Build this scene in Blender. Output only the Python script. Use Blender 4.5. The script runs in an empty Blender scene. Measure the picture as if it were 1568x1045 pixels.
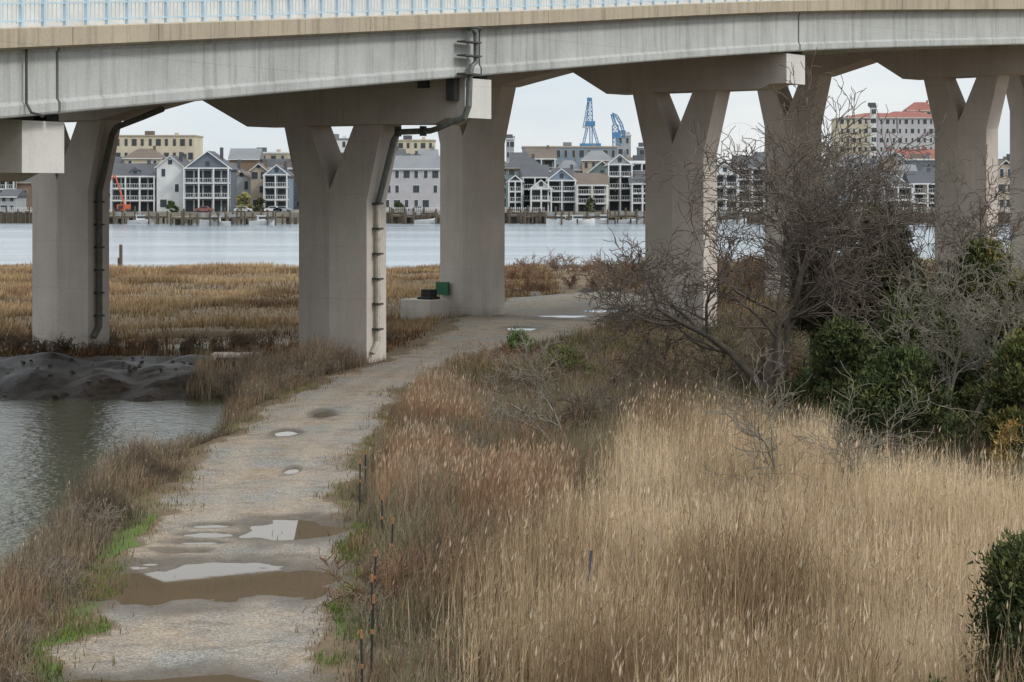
import bpy, math, random
import numpy as np
from mathutils import Vector, Matrix
random.seed(7); rng=np.random.default_rng(11)
F=3049.0; H=8.0; HZ=285.0
scene=bpy.context.scene
COL=scene.collection
# ------------------------------------------------------------ materials
def newmat(name):
    m=bpy.data.materials.new(name); m.use_nodes=True
    nt=m.node_tree; b=nt.nodes['Principled BSDF']; return m,nt,b
def N(nt,t,**k):
    n=nt.nodes.new(t)
    for a,v in k.items(): setattr(n,a,v)
    return n
def noise(nt,scale,detail=5,rough=.6,vec=None,dist=0):
    n=N(nt,'ShaderNodeTexNoise'); n.inputs['Scale'].default_value=scale
    n.inputs['Detail'].default_value=detail; n.inputs['Roughness'].default_value=rough
    n.inputs['Distortion'].default_value=dist
    if vec is not None: nt.links.new(vec,n.inputs['Vector'])
    return n.outputs['Fac']
def pos(nt,sc=(1,1,1)):
    g=N(nt,'ShaderNodeNewGeometry'); mp=N(nt,'ShaderNodeMapping'); mp.inputs['Scale'].default_value=sc
    nt.links.new(g.outputs['Position'],mp.inputs['Vector']); return mp.outputs[0]
def ramp(nt,fac,p0,p1,c0=(0,0,0,1),c1=(1,1,1,1)):
    r=N(nt,'ShaderNodeValToRGB'); e=r.color_ramp.elements
    e[0].position=p0;e[1].position=p1;e[0].color=c0;e[1].color=c1
    nt.links.new(fac,r.inputs[0]); return r.outputs[0]
def mix(nt,fac,a,b,mode='MIX'):
    m=N(nt,'ShaderNodeMix',data_type='RGBA',blend_type=mode)
    for i,v in ((0,fac),(6,a),(7,b)):
        s=m.inputs[i]
        if hasattr(v,'is_linked'): nt.links.new(v,s)
        elif isinstance(v,(int,float)): s.default_value=v if i==0 else (v,v,v,1)
        else: s.default_value=(*v,1)
    return m.outputs[2]
def math_(nt,op,a,b=0.0,clamp=False):
    m=N(nt,'ShaderNodeMath',operation=op,use_clamp=clamp)
    for i,v in ((0,a),(1,b)):
        s=m.inputs[i]
        if hasattr(v,'is_linked'): nt.links.new(v,s)
        else: s.default_value=v
    return m.outputs[0]
def bump(nt,b,h,strength,dist=.02):
    n=N(nt,'ShaderNodeBump'); n.inputs['Strength'].default_value=strength; n.inputs['Distance'].default_value=dist
    nt.links.new(h,n.inputs['Height']); nt.links.new(n.outputs[0],b.inputs['Normal'])
def simple(name,c,rough=.8,var=.25,scale=1.5,metal=0):
    m,nt,b=newmat(name)
    f=noise(nt,scale,5,.65,pos(nt))
    c0=tuple(x*(1-var) for x in c); c1=tuple(min(1,x*(1+var)) for x in c)
    nt.links.new(ramp(nt,f,.3,.7,(*c0,1),(*c1,1)),b.inputs['Base Color'])
    b.inputs['Roughness'].default_value=rough; b.inputs['Metallic'].default_value=metal
    b.inputs['Specular IOR Level'].default_value=.3
    return m
def concrete(name,c,stain=.35,streak=1.0):
    m,nt,b=newmat(name)
    f1=noise(nt,.4,5,.6,pos(nt)); f2=noise(nt,1.0,5,.7,pos(nt,(2.6,2.6,.12))); f3=noise(nt,10,3,.5,pos(nt))
    base=ramp(nt,f1,.3,.72,(*[x*.86 for x in c],1),(*[x*1.08 for x in c],1))
    st=ramp(nt,f2,.48,.72,(0,0,0,1),(stain*streak,)*3+(1,))
    b1=mix(nt,st,base,tuple(x*.42 for x in (c[0],c[1]*.97,c[2]*.9)))
    b2=mix(nt,.06,b1,ramp(nt,f3,.3,.7),'OVERLAY')
    g=N(nt,'ShaderNodeNewGeometry'); sp=N(nt,'ShaderNodeSeparateXYZ'); nt.links.new(g.outputs['Position'],sp.inputs[0])
    mm=math_(nt,'MODULO',math_(nt,'ADD',sp.outputs[2],50.0),2.4); ln=math_(nt,'LESS_THAN',mm,.035)
    b3=mix(nt,math_(nt,'MULTIPLY',ln,.15),b2,(.1,.09,.08))
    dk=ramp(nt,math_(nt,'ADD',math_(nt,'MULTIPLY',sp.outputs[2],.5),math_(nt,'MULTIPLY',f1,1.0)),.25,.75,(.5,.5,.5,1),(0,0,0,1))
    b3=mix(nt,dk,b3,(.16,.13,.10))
    nt.links.new(b3,b.inputs['Base Color']); b.inputs['Roughness'].default_value=.88
    b.inputs['Specular IOR Level'].default_value=.25
    bump(nt,b,f3,.12,.01); return m
M={}
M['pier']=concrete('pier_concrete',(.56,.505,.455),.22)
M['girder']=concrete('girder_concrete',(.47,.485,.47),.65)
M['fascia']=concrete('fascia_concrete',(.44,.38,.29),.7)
M['capend_lit']=concrete('cap_end_lit_concrete',(.66,.64,.61),.2)  # paler than the pier: light falling on the cap ends painted in
M['dark']=simple('dark_gap',(.03,.03,.03))
M['bracket']=simple('bracket_steel',(.07,.07,.065),.6)
M['pipe']=simple('galvanised_pipe',(.17,.185,.17),.5,.35,3,.2)
M['pipew']=simple('painted_pipe',(.48,.45,.38),.5,.3,3)
M['piped']=simple('shaded_pipe',(.14,.13,.11),.6,.3,3)  # pipe standing in shade; that shade is painted in as a dark colour
M['rail']=simple('rail_paint',(.48,.60,.68),.5,.1)
M['barrier']=simple('barrier_concrete',(.62,.60,.56),.8,.12)
M['green']=simple('green_paint',(.03,.14,.07),.6)
def vcol(name,rough=.85):
    m,nt,b=newmat(name)
    a=N(nt,'ShaderNodeAttribute',attribute_name='Col')
    nt.links.new(a.outputs['Color'],b.inputs['Base Color']); b.inputs['Roughness'].default_value=rough
    b.inputs['Specular IOR Level'].default_value=.12
    return m
M['blade']=vcol('dry_grass_blades',.8)
M['leaf']=vcol('evergreen_leaf',.7)
M['bark']=simple('dark_bark',(.13,.105,.085),.9,.35,3)
M['bark2']=simple('lichen_bark',(.19,.17,.135),.9,.35,3)
M['twig']=simple('twig_brown',(.14,.105,.075),.9,.3,2)
M['twigr']=simple('twig_red_brown',(.21,.125,.08),.9,.3,2)
M['twigg']=simple('twig_grey',(.20,.165,.125),.9,.3,2)
# ------------------------------------------------------------ mesh helpers
class MB:
    def __init__(s): s.v=[];s.f=[];s.m=[]
    def add(s,vs,fs,mi):
        o=len(s.v); s.v+= [tuple(map(float,a)) for a in vs]; s.f+=[tuple(i+o for i in f) for f in fs]; s.m+=[mi]*len(fs)
    def box(s,x0,x1,y0,y1,z0,z1,mi,T=None):
        vs=[(x,y,z) for z in (z0,z1) for x,y in ((x0,y0),(x1,y0),(x1,y1),(x0,y1))]
        if T: vs=[T(*a) for a in vs]
        s.add(vs,[(0,3,2,1),(4,5,6,7),(0,1,5,4),(1,2,6,5),(2,3,7,6),(3,0,4,7)],mi)
    def tube(s,pts,r,mi,k=8):
        pts=[Vector(p) for p in pts]; rings=[]
        rr=r if isinstance(r,(list,tuple)) else [r]*len(pts)
        for i,p in enumerate(pts):
            d=(pts[min(i+1,len(pts)-1)]-pts[max(i-1,0)]).normalized()
            a=d.orthogonal() if i==0 else (pa-d*pa.dot(d))
            a=a.normalized(); pa=a; b=d.cross(a)
            rings.append([p+(a*math.cos(t)+b*math.sin(t))*rr[i] for t in [2*math.pi*j/k for j in range(k)]])
        vs=[q for r_ in rings for q in r_]; fs=[]
        for i in range(len(pts)-1):
            for j in range(k): fs.append((i*k+j,i*k+(j+1)%k,(i+1)*k+(j+1)%k,(i+1)*k+j))
        fs.append(tuple(range(k))[::-1]); fs.append(tuple((len(pts)-1)*k+j for j in range(k)))
        s.add(vs,fs,mi)
    def build(s,name,mats,parent=None,bevel=0):
        me=bpy.data.meshes.new(name); me.from_pydata(s.v,[],s.f)
        for m in mats: me.materials.append(m)
        me.polygons.foreach_set('material_index',s.m)
        import bmesh
        bm=bmesh.new(); bm.from_mesh(me); bmesh.ops.recalc_face_normals(bm,faces=bm.faces); bm.to_mesh(me); bm.free()
        o=bpy.data.objects.new(name,me); COL.objects.link(o)
        if parent: o.parent=parent
        if bevel:
            b=o.modifiers.new('bev','BEVEL'); b.width=bevel; b.segments=2; b.limit_method='ANGLE'
        return o
def npmesh(name,V,T,mats,col=None,parent=None,k=3,smooth=False):
    me=bpy.data.meshes.new(name); nv=len(V); nf=len(T)
    me.vertices.add(nv); me.vertices.foreach_set('co',V.astype(np.float32).ravel())
    me.loops.add(nf*k); me.loops.foreach_set('vertex_index',T.astype(np.int32).ravel())
    me.polygons.add(nf); me.polygons.foreach_set('loop_start',np.arange(0,nf*k,k,dtype=np.int32))
    try: me.polygons.foreach_set('loop_total',np.full(nf,k,dtype=np.int32))
    except Exception: pass
    if smooth: me.polygons.foreach_set('use_smooth',np.ones(nf,dtype=bool))
    me.update(calc_edges=True)
    if col is not None:
        a=me.color_attributes.new('Col','FLOAT_COLOR','POINT')
        c=np.ones((nv,4),np.float32); c[:,:3]=col; a.data.foreach_set('color',c.ravel())
    for m in mats: me.materials.append(m)
    o=bpy.data.objects.new(name,me); COL.objects.link(o)
    if parent: o.parent=parent
    return o
_g={}
def vn(x,y,scale,seed=0):
    if seed not in _g: _g[seed]=np.random.default_rng(seed+100).random((256,256))
    g=_g[seed]; x=np.asarray(x,float)/scale+1000; y=np.asarray(y,float)/scale+1000
    xi=np.floor(x).astype(int); yi=np.floor(y).astype(int); fx=x-xi; fy=y-yi
    fx=fx*fx*(3-2*fx); fy=fy*fy*(3-2*fy)
    a=g[xi%256,yi%256];b=g[(xi+1)%256,yi%256];c=g[xi%256,(yi+1)%256];d=g[(xi+1)%256,(yi+1)%256]
    return (a*(1-fx)+b*fx)*(1-fy)+(c*(1-fx)+d*fx)*fy-.5
def fbm(x,y,s,seed=0): return vn(x,y,s,seed)+.5*vn(x,y,s/2.1,seed+1)+.25*vn(x,y,s/4.3,seed+2)
def ss(a,b,x): t=np.clip((x-a)/(b-a),0,1); return t*t*(3-2*t)
# ------------------------------------------------------------ terrain
RY=[0,25,32,41,48,58.8,66,77.4,85,93.8,99.6,104,119,132,143,148]
RC=[-5,-5.1,-5.25,-5.95,-6.5,-7.05,-6.8,-6.35,-5.2,-3.6,-2.2,-.6,1.9,4.6,5.6,6.5]
RW=[2,2,2,2.05,2.1,2.25,2.15,2.0,1.7,1.7,2.3,3.3,5.2,6.0,5.4,1.8]
PUD=[(-4.9,40.4,1.45,1.7),(-6.6,40.3,1.8,2.2),(-5.7,41.0,1.3,1.6),(-7.15,43.6,.6,.32),(-7.05,44.7,.55,.34),(-7.0,45.8,.55,.34),(-7.1,47.0,.5,.34),(-5.1,46.4,1.15,1.6),(-5.3,31.6,1.7,1.2),(-6.9,31.8,1.0,.9),(-7.4,64.5,.4,.9),(-6.2,56,.2,.7),(-6.6,70,.35,1.2),(3.3,123,1.6,1.4),(6.2,128,1.6,1.6),(0.5,112,1.0,1.2)]
PW=[(-5.8,40.5,3.1,3.0),(-7.05,45.1,.95,2.7),(-5.1,46.4,1.7,2.2),(-6.0,31.5,2.8,2.0),(-7.4,64.5,.7,1.3),(-6.2,56,.4,1),(-6.6,70,.6,1.7),(3.3,123,2.0,1.9),(6.2,128,2.1,2.2),(0.5,112,1.4,1.7)]
def rd(y): return np.interp(y,RY,RC),np.interp(y,RY,RW)
def shore(x): return 202+np.clip(x,0,40)*.75+fbm(x,0*x,14,20)*7
def gfun(x,y,full=False):
    x=np.asarray(x,float);y=np.asarray(y,float)
    c,w=rd(y); e=np.abs(x-c)-w+fbm(x,y,1.9,3)*1.0; e=np.where(y>150,50,e)
    roadm=1-ss(-.5,.4,e)
    base=-.38+fbm(x,y,6,5)*.3+fbm(x,y,1.1,8)*.08
    z=base*ss(.2,3.0,e)
    z=z+roadm*(fbm(x,y,2.0,12)*.05+fbm(x,y,.5,14)*.012)
    wet=np.zeros_like(z)
    for px,py,a,b in PUD:
        r=np.sqrt(((x-px)/a)**2+((y-py)/b)**2)+fbm(x,y,.8,15)*.6
        z=z-.085*(1-ss(.6,1.15,r)); wet=np.maximum(wet,1-ss(.85,1.9,r))
    n=fbm(x,y,4,30)*1.4
    t=np.maximum(ss(-.9,1.9,x+12+n-1.1*ss(55,66,y)*(1-ss(66,82,y))), ss(-1,9.5,y-79.5+n*.8))
    z=-2.2+(z+2.2)*t
    mud=(1-ss(94,97,y+n))*ss(78,79.5,y)*(1-ss(-10.8,-8.6,x+n*.6))
    z=z+mud*(np.abs(fbm(x,y,3.0,55))*.75-.12+fbm(x,y,.8,56)*.12)*ss(.25,.5,t)
    mud=np.maximum(mud,(1-ss(-1.35,-.85,z))*.8)
    for px,py,a,b in [(-8.7,173,4,9),(-8.8,134,2.2,4),(-20,160,7,3),(-33,178,9,3.5),(-10,187,5,2.5),(-19.5,113,6.5,2.0),(-27,150,5,2.4),(-38,140,5,2)]:
        r=np.sqrt(((x-px)/a)**2+((y-py)/b)**2)+fbm(x,y,5,33)*.7
        k=1-ss(.5,1.2,r); z=z-1.15*k; mud=np.maximum(mud,.8*k)
    sh=ss(-1,7,y-shore(x)); z=z-3.0*sh
    if not full: return z
    green=ss(.0,.3,e)*(1-ss(.8,1.6,e))*ss(-.1,.2,fbm(x,y,3,40)+.1)*(1-ss(46,52,y)*.85)*(1-ss(70,85,y))
    sand=(1-ss(.6,1.4,np.sqrt(((x+17)/10)**2+((y-105)/2.6)**2)+fbm(x,y,4,44)))
    sand=np.maximum(sand,ss(-9,-2,y-shore(x))*(1-sh))
    u=(x-c)/w
    track=np.exp(-((u-.45+fbm(y*.3,y*0,3,57)*.25)/.17)**2)+np.exp(-((u+.42+fbm(y*.3,y*0+9,3,58)*.25)/.17)**2)
    return z,roadm,wet,mud,green,sand,track
xs=np.concatenate([[-2500,-800,-300,-120,-80],np.arange(-60,-12,.5),np.arange(-12,-2,.09),np.arange(-2,12,.3),np.arange(12,80,.8),[82,100,150,300,800,2500]])
ys=np.concatenate([[-800,-200,-60,-20,0,10,18,24],np.arange(27,50,.12),np.arange(50,75,.24),np.arange(75,130,.4),np.arange(130,240,1.0),[245,260,400]])
X,Y=np.meshgrid(xs,ys); nx,ny=len(xs),len(ys)
Z,roadm,wet,mud,green,sand,track=gfun(X.ravel(),Y.ravel(),True)
V=np.stack([X.ravel(),Y.ravel(),Z],1)
i=np.arange((ny-1)*nx).reshape(ny-1,nx)[:,:-1].ravel(); Q=np.stack([i,i+1,i+nx+1,i+nx],1)
m,nt,b=newmat('ground_soil_road'); P=pos(nt)
def at(n): return N(nt,'ShaderNodeAttribute',attribute_name=n).outputs['Fac']
nA=noise(nt,.3,5,.65,P); nB=noise(nt,3,5,.7,P); nC=noise(nt,14,4,.8,P); nD=noise(nt,.7,6,.7,pos(nt,(.7,1.2,1)),1.5); nE=noise(nt,.8,6,.75,P,1.0); nF=noise(nt,32,2,.6,P)
dry=mix(nt,nA,(.13,.09,.055),(.28,.20,.12)); dry=mix(nt,ramp(nt,nB,.35,.7),dry,(.10,.08,.05))
grn=mix(nt,nB,(.07,.11,.025),(.14,.20,.045))
c=mix(nt,ramp(nt,math_(nt,'ADD',at('green'),math_(nt,'MULTIPLY',math_(nt,'SUBTRACT',nC,.5),.8)),.4,.6),dry,grn)
c=mix(nt,at('sand'),c,mix(nt,nB,(.26,.23,.17),(.42,.38,.30)))
c=mix(nt,at('mud'),c,mix(nt,ramp(nt,nB,.35,.65),(.010,.008,.006),(.05,.037,.026)))
brown=mix(nt,ramp(nt,nB,.3,.7),(.22,.17,.12),(.40,.325,.24))
grey=mix(nt,ramp(nt,nC,.3,.7),(.15,.14,.125),(.37,.355,.33))
gm=ramp(nt,math_(nt,'ADD',math_(nt,'MULTIPLY',nA,.8),math_(nt,'MULTIPLY',nE,.5)),.56,.74)
rdc=mix(nt,gm,brown,grey)
rdc=mix(nt,math_(nt,'MULTIPLY',at('track'),.45),rdc,mix(nt,nC,(.32,.265,.20),(.44,.38,.30)))
rdc=mix(nt,math_(nt,'MULTIPLY',ramp(nt,nD,.5,.66),.55),rdc,(.14,.115,.088))
rdc=mix(nt,math_(nt,'MULTIPLY',ramp(nt,nE,.54,.7),.5),rdc,(.15,.125,.10))
rdc=mix(nt,.55,rdc,ramp(nt,nC,.3,.7,(.15,.15,.15,1),(.8,.8,.8,1)),'OVERLAY')
rdc=mix(nt,.45,rdc,ramp(nt,nF,.35,.65,(.15,.15,.15,1),(.85,.85,.85,1)),'OVERLAY')
vor=N(nt,'ShaderNodeTexVoronoi'); vor.inputs['Scale'].default_value=6; nt.links.new(P,vor.inputs['Vector'])
rdc=mix(nt,ramp(nt,vor.outputs['Distance'],.08,.2,(.6,.6,.6,1),(0,0,0,1)),rdc,(.46,.44,.41))
rf=ramp(nt,math_(nt,'ADD',at('road'),math_(nt,'ADD',math_(nt,'MULTIPLY',math_(nt,'SUBTRACT',nB,.5),1.6),math_(nt,'MULTIPLY',math_(nt,'SUBTRACT',nC,.5),.8))),.35,.75)
c=mix(nt,rf,c,rdc)
wt=math_(nt,'MULTIPLY',at('wet'),.85)
c=mix(nt,wt,c,mix(nt,nB,(.065,.05,.035),(.12,.095,.07)))
nt.links.new(c,b.inputs['Base Color'])
nt.links.new(math_(nt,'SUBTRACT',.92,math_(nt,'MULTIPLY',math_(nt,'MAXIMUM',at('wet'),at('mud')),.45)),b.inputs['Roughness'])
b.inputs['Specular IOR Level'].default_value=.3
bump(nt,b,math_(nt,'ADD',nC,math_(nt,'MULTIPLY',nE,1.5)),.8,.05)
g=npmesh('ground',V,Q,[m],k=4,smooth=True)
for nm,arr in (('road',roadm),('wet',wet),('mud',mud),('green',green),('sand',sand),('track',track)):
    a=g.data.attributes.new(nm,'FLOAT','POINT'); a.data.foreach_set('value',arr.astype(np.float32))
# water
def water(name,c,rough,s1,st,dist,sc=(1,1,1)):
    m,nt,b=newmat(name); b.inputs['Base Color'].default_value=(*c,1); b.inputs['Roughness'].default_value=rough; b.inputs['IOR'].default_value=1.33
    f=noise(nt,s1,4,.6,pos(nt,sc)); f2=noise(nt,s1*.2,3,.5,pos(nt,sc))
    big=noise(nt,.025,4,.6,pos(nt,(.25,1.6,1)))
    nt.links.new(ramp(nt,big,.4,.62,(*[x*.7 for x in c],1),(*[x*1.15 for x in c],1)),b.inputs['Base Color'])
    bump(nt,b,math_(nt,'ADD',f,f2),st,dist); return m
wb=MB(); wb.add([(-4000,202,-1.1),(4000,202,-1.1),(4000,4000,-1.1),(-4000,4000,-1.1)],[(0,1,2,3)],0)
wb.add([(-4000,-500,-1.1),(4000,-500,-1.1),(4000,202,-1.1),(-4000,202,-1.1)],[(0,1,2,3)],1)
wb.build('water',[water('bay_water',(.30,.35,.39),.18,.45,.75,.36,(.5,1,1)),water('pond_water',(.07,.075,.035),.03,2.6,.55,.11,(1,1,1))])
pm=water('puddle_water',(.13,.095,.06),.015,2,.03,.006)
for j,(px,py,a,b_) in enumerate(PW):
    mb=MB(); vs=[(px+a*math.cos(t),py+b_*math.sin(t),-.036-.0015*j) for t in [k*math.pi/14 for k in range(28)]]
    mb.add(vs,[tuple(range(28))],0); mb.build('puddle',[pm])
# ------------------------------------------------------------ bridge
def mkT(E,d):
    d=Vector(d).normalized(); f=Vector((d.y*-1,d.x)).normalized()
    if f.y>0: f=-f
    return (lambda s,v,z:(E[0]+d.x*s+f.x*v,E[1]+d.y*s+f.y*v,z))
BENTS=[((-14.1,64),(-.9,.44),8.42,[(8.3,8.05),(25.5,8.5)],10.1),
 ((-.9,88),(-.84,.54),11.0,[(8.3,10.8),(25.8,11.3)],12.75),
 ((16.4,110),(-.8,.6),13.66,[(8.3,13.4),(23.6,14.1)],15.3),
 ((36.5,128),(-.72,.69),15.7,[(8.3,15.3),(22.5,15.8)],17.1),
 ((57,144),(-.65,.76),17.4,[(8.3,17.1),(22.5,17.6)],18.9)]
bridge=bpy.data.objects.new('highway_bridge',None); COL.objects.link(bridge)
A=1.97;TH=.75;BB=2.85;OO=1.3
def vprism(mb,T,poly,s0,mi,th=TH,ridge=.22):
    n=len(poly)
    fr=[T(s0+u,th+ridge*(1-min(1,abs(u)/A)),z) for u,z in poly]; bk=[T(s0+u,-th-ridge*(1-min(1,abs(u)/A)),z) for u,z in poly]
    mb.add(fr+bk,[tuple(range(n)),tuple(range(n,2*n))[::-1]]+[(k,(k+1)%n,n+(k+1)%n,n+k) for k in range(n)],mi)
SB=[1.25,.75,.85,.75,.75]
for bi,(E,d,ze,cols,zt) in enumerate(BENTS):
    T=mkT(E,d); S0=SB[bi]
    for (s0,zc) in cols:
        mb=MB(); zf=zc-3.5; za=zc-3.0; zb=-2.5
        for sg in (-1,1):
            vprism(mb,T,[(sg*A,zb),(0,zb),(0,za),(sg*A,zf)],s0,0)
            vprism(mb,T,[(sg*A,zf),(0,za),(sg*OO,zc),(sg*BB,zc)],s0,0)
        mb.build('pier_column',[M['pier']],bridge)
    (s1,z1),(s2,z2)=cols; L=s2+3.1; zend2=z2+.1
    gap=s2-s1-2*BB; pk=s1+BB+gap*.47
    bot=[(S0,ze),(S0+1.0,ze),(S0+1.6,ze-.25),(s1-BB,z1),(s1+BB,z1),(s1+BB+gap*.17,z1),(pk,zt-.3),(pk+.3,zt-.3),(s2-BB,z2),(s2+BB,z2),(L,zend2)]
    mb=MB()
    tc=1.05
    def topz(s): return zt+.5*s/L
    for (a0,b0),(a1,b1) in zip(bot[:-1],bot[1:]):
        q=[T(a0,tc,b0),T(a1,tc,b1),T(a1,tc,topz(a1)),T(a0,tc,topz(a0)),T(a0,-tc,b0),T(a1,-tc,b1),T(a1,-tc,topz(a1)),T(a0,-tc,topz(a0))]
        mb.add(q,[(0,1,2,3),(4,7,6,5),(0,4,5,1),(3,2,6,7)],0)
    mb.box(S0-.04,S0,-tc,tc,ze,zt,1,T); mb.box(L,L+.04,-tc,tc,zend2,zt+.5,1,T)
    for k in range(6):
        s=S0+.2+k*(L-2)*.185
        mb.box(s-.1,s+.9,.3,.95,topz(s),topz(s)+.3,2,T)
        mb.box(s-.1,s+.9,-.95,-.3,topz(s),topz(s)+.3,2,T)
    mb.build('pier_cap',[M['pier'],M['capend_lit'],M['dark']],bridge)
def off(E,d,s): d=Vector(d).normalized(); return (E[0]+d.x*s,E[1]+d.y*s)
ctrl=[(-38,5,4.6),(-25.5,38,7.75)]+[(*off(E,d,.55),z) for (E,d,_,_,_),z in zip(BENTS,(10.32,12.87,15.45,17.2,18.95))]+[(84,158,20.4),(115,168,21.6)]
def cr(p0,p1,p2,p3,t):
    return tuple(.5*((2*b)+(-a+c)*t+(2*a-5*b+4*c-d)*t*t+(-a+3*b-3*c+d)*t**3) for a,b,c,d in zip(p0,p1,p2,p3))
path=[];bent_idx=[]
NS=18
for i in range(1,len(ctrl)-2):
    bent_idx.append(len(path))
    for k in range(NS): path.append(Vector(cr(ctrl[i-1],ctrl[i],ctrl[i+1],ctrl[i+2],k/NS)))
path.append(Vector(ctrl[-2])); bent_idx.append(len(path)-1)
def frame(i):
    t=(path[min(i+1,len(path)-1)]-path[max(i-1,0)]); t.z=0; t.normalize()
    return t,Vector((-t.y,t.x,0))
def loft(mb,poly,i0,i1,mi,shrink=0,caps=True):
    n=len(poly);vs=[]
    for i in range(i0,i1+1):
        t,nn=frame(i); p=path[i].copy()
        if i==i0: p+=t*shrink
        if i==i1: p-=t*shrink
        vs+=[p+nn*s+Vector((0,0,z+.012*s)) for s,z in poly]
    fs=[]
    for k in range(i1-i0):
        for j in range(n): fs.append((k*n+j,k*n+(j+1)%n,(k+1)*n+(j+1)%n,(k+1)*n+j))
    if caps: fs.append(tuple(range(n))); fs.append(tuple((i1-i0)*n+j for j in range(n)))
    mb.add(vs,fs,mi)
mb=MB()
for gi,s in enumerate((0,5.3,10.6,15.9,21.2,26.3)):
    poly=[(s+.12,0),(s+.03,.04),(s,.10),(s,.38),(s+.10,.50),(s+.10,2.0),(s+.02,2.08),(s+.02,2.2),(s+1.1,2.2),(s+1.1,0)]
    for a,b_ in zip(bent_idx[:-1],bent_idx[1:]): loft(mb,poly,a,b_,0,.07)
mb.build('girders',[M['girder']],bridge)
mb=MB(); e=len(path)-1
loft(mb,[(-.35,2.19),(27.9,2.19),(27.9,2.45),(-.35,2.45)],0,e,0)
mb.build('deck_slab',[M['girder']],bridge)
mb=MB(); 
bands=list(range(0,e,3))+[e]
for a,b_ in zip(bands[:-1],bands[1:]): loft(mb,[(-.52,2.22),(-.355,2.15),(-.355,2.80),(-.42,2.84),(-.52,2.80)],a,b_,0,.012)
for a,b_ in zip(bands[:-1],bands[1:]): loft(mb,[(-.35,2.455),(.1,2.455),(.1,2.8),(-.35,2.8)],a,b_,0,.012)
mb.build('parapet_fascia',[M['fascia']],bridge)
mb=MB(); loft(mb,[(2.2,2.46),(2.5,2.46),(2.45,3.75),(2.25,3.75)],0,e,0); mb.build('traffic_barrier',[M['barrier']],bridge)
mb=MB()
for z in (3.0,3.55,4.1): loft(mb,[(-.22,z),(-.14,z),(-.14,z+.06),(-.22,z+.06)],0,e,0)
acc=0; nxt=0
for i in range(e):
    t,nn=frame(i); L=(path[i+1]-path[i]).length; 
    while nxt<acc+L:
        p=path[i].lerp(path[i+1],(nxt-acc)/L)+nn*-.18
        def TT(a,b,c,p=p,t=t,nn=nn): return tuple(p+t*a+nn*b+Vector((0,0,c)))
        mb.box(-.06,.06,-.06,.06,2.8,4.25,0,TT)
        for q in range(1,5): mb.box(q*.22-.01,q*.22+.01,-.01,.01,3.03,4.12,0,TT)
        nxt+=1.1
    acc+=L
mb.build('railing',[M['rail']],bridge)
def drain(bi,ci,mat):
    E,d,ze,cols,zt=BENTS[bi]; T=mkT(E,d); s0,zc=cols[ci]; mb=MB(); v=.15
    sp=s0-A-.2
    pth=[T(sp+.05,v+.35,.35),T(sp,v,.9),T(sp,v,zc-3.6)]
    if ci==0:
        mb.tube(pth,.13,0)
        p2=[T(sp,v,zc-3.6),T(s0-BB-.22,v,zc-.7),T(s0-BB-.5,v,zc-.35)]+[T(3.2,v,zc-.32),T(2.4,v+.6,ze-.45),T(1.7,1.3,ze-.35),T(1.1,1.3,ze-.15)]
        mb.tube(p2,.14,2)
        mb.tube([T(1.1,1.3,ze-.15),T(.55,1.3,ze+.0),T(.35,1.3,ze+.5),T(.3,1.3,zt-.1)],.14,2)
        mb.tube([T(.3,1.3,zt-.1),T(.25,1.2,zt+.5),T(.22,.9,zt+.7),T(.22,.9,zt+1.9),T(.22,1.1,zt+2.1),T(.25,1.3,zt+2.1),T(.25,1.35,zt+2.35)],.12,2)
        for zz in (zt+.1,zt+.9,zt+1.5,zt+2.15): mb.box(.05,.5,.7,2.0,zz,zz+.07,1,T)
        for ss_ in (3.6,5.0): mb.box(ss_-.06,ss_+.06,v-.19,v+.19,zc-.55,zc-.1,1,T)
        mb.box(1.0,1.45,1.06,1.45,zt-1.0,zt+.1,1,T); mb.box(2.6,3.1,1.06,1.3,zt-.4,zt+.3,1,T)
    else:
        pth+=[T(s0-BB-.2,v,zc-.7),T(s0-BB-.5,v,zc-.35),T(s0-BB-2.2,v,zc+.1),T(s0-BB-3.6,v,zc+.5)]
        mb.tube(pth,.16,0)
    z=1.4
    while z<zc-3.3:
        mb.box(sp-.17,sp+.22,v-.2,v+.2,z,z+.09,1,T); z+=1.15
    mb.build('drain_pipe',[mat,M['bracket'],M['pipe']],bridge)
drain(1,0,M['pipew']); drain(1,1,M['piped'])
T=mkT(*BENTS[0][:2]); mb=MB()
mb.tube([T(.45,1.75,12.5),T(.45,1.75,10.6),T(.25,1.75,10.3),T(-.1,1.6,10.2),T(.3,1.2,10.2)],.045,0); mb.build('conduit',[M['bracket']],bridge)
mb=MB(); T=mkT(*BENTS[2][:2]); s2=BENTS[2][3][1][0]
mb.box(s2+.6,s2+3.0,1.6,3.4,-.5,1.0,0,T); mb.box(s2+1.0,s2+2.0,1.9,3.0,1.0,1.15,1,T); 
mb.build('concrete_block',[M['pier'],M['dark']],None,.04)
mb=MB(); mb.box(s2+1.05,s2+A+.03,.95,1.15,1.2,2.0,0,T); mb.box(s2+1.2,s2+1.9,2.0,2.7,1.15,1.6,1,T); mb.build('utility_box',[M['green'],M['dark']])
mb=MB(); mb.box(-14,-11.8,92.3,93.6,-.7,.2,0); mb.box(-13.7,-12.1,92.1,92.3,-.5,.05,1); mb.build('culvert_headwall',[M['pier'],M['dark']],None,.05)
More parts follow.
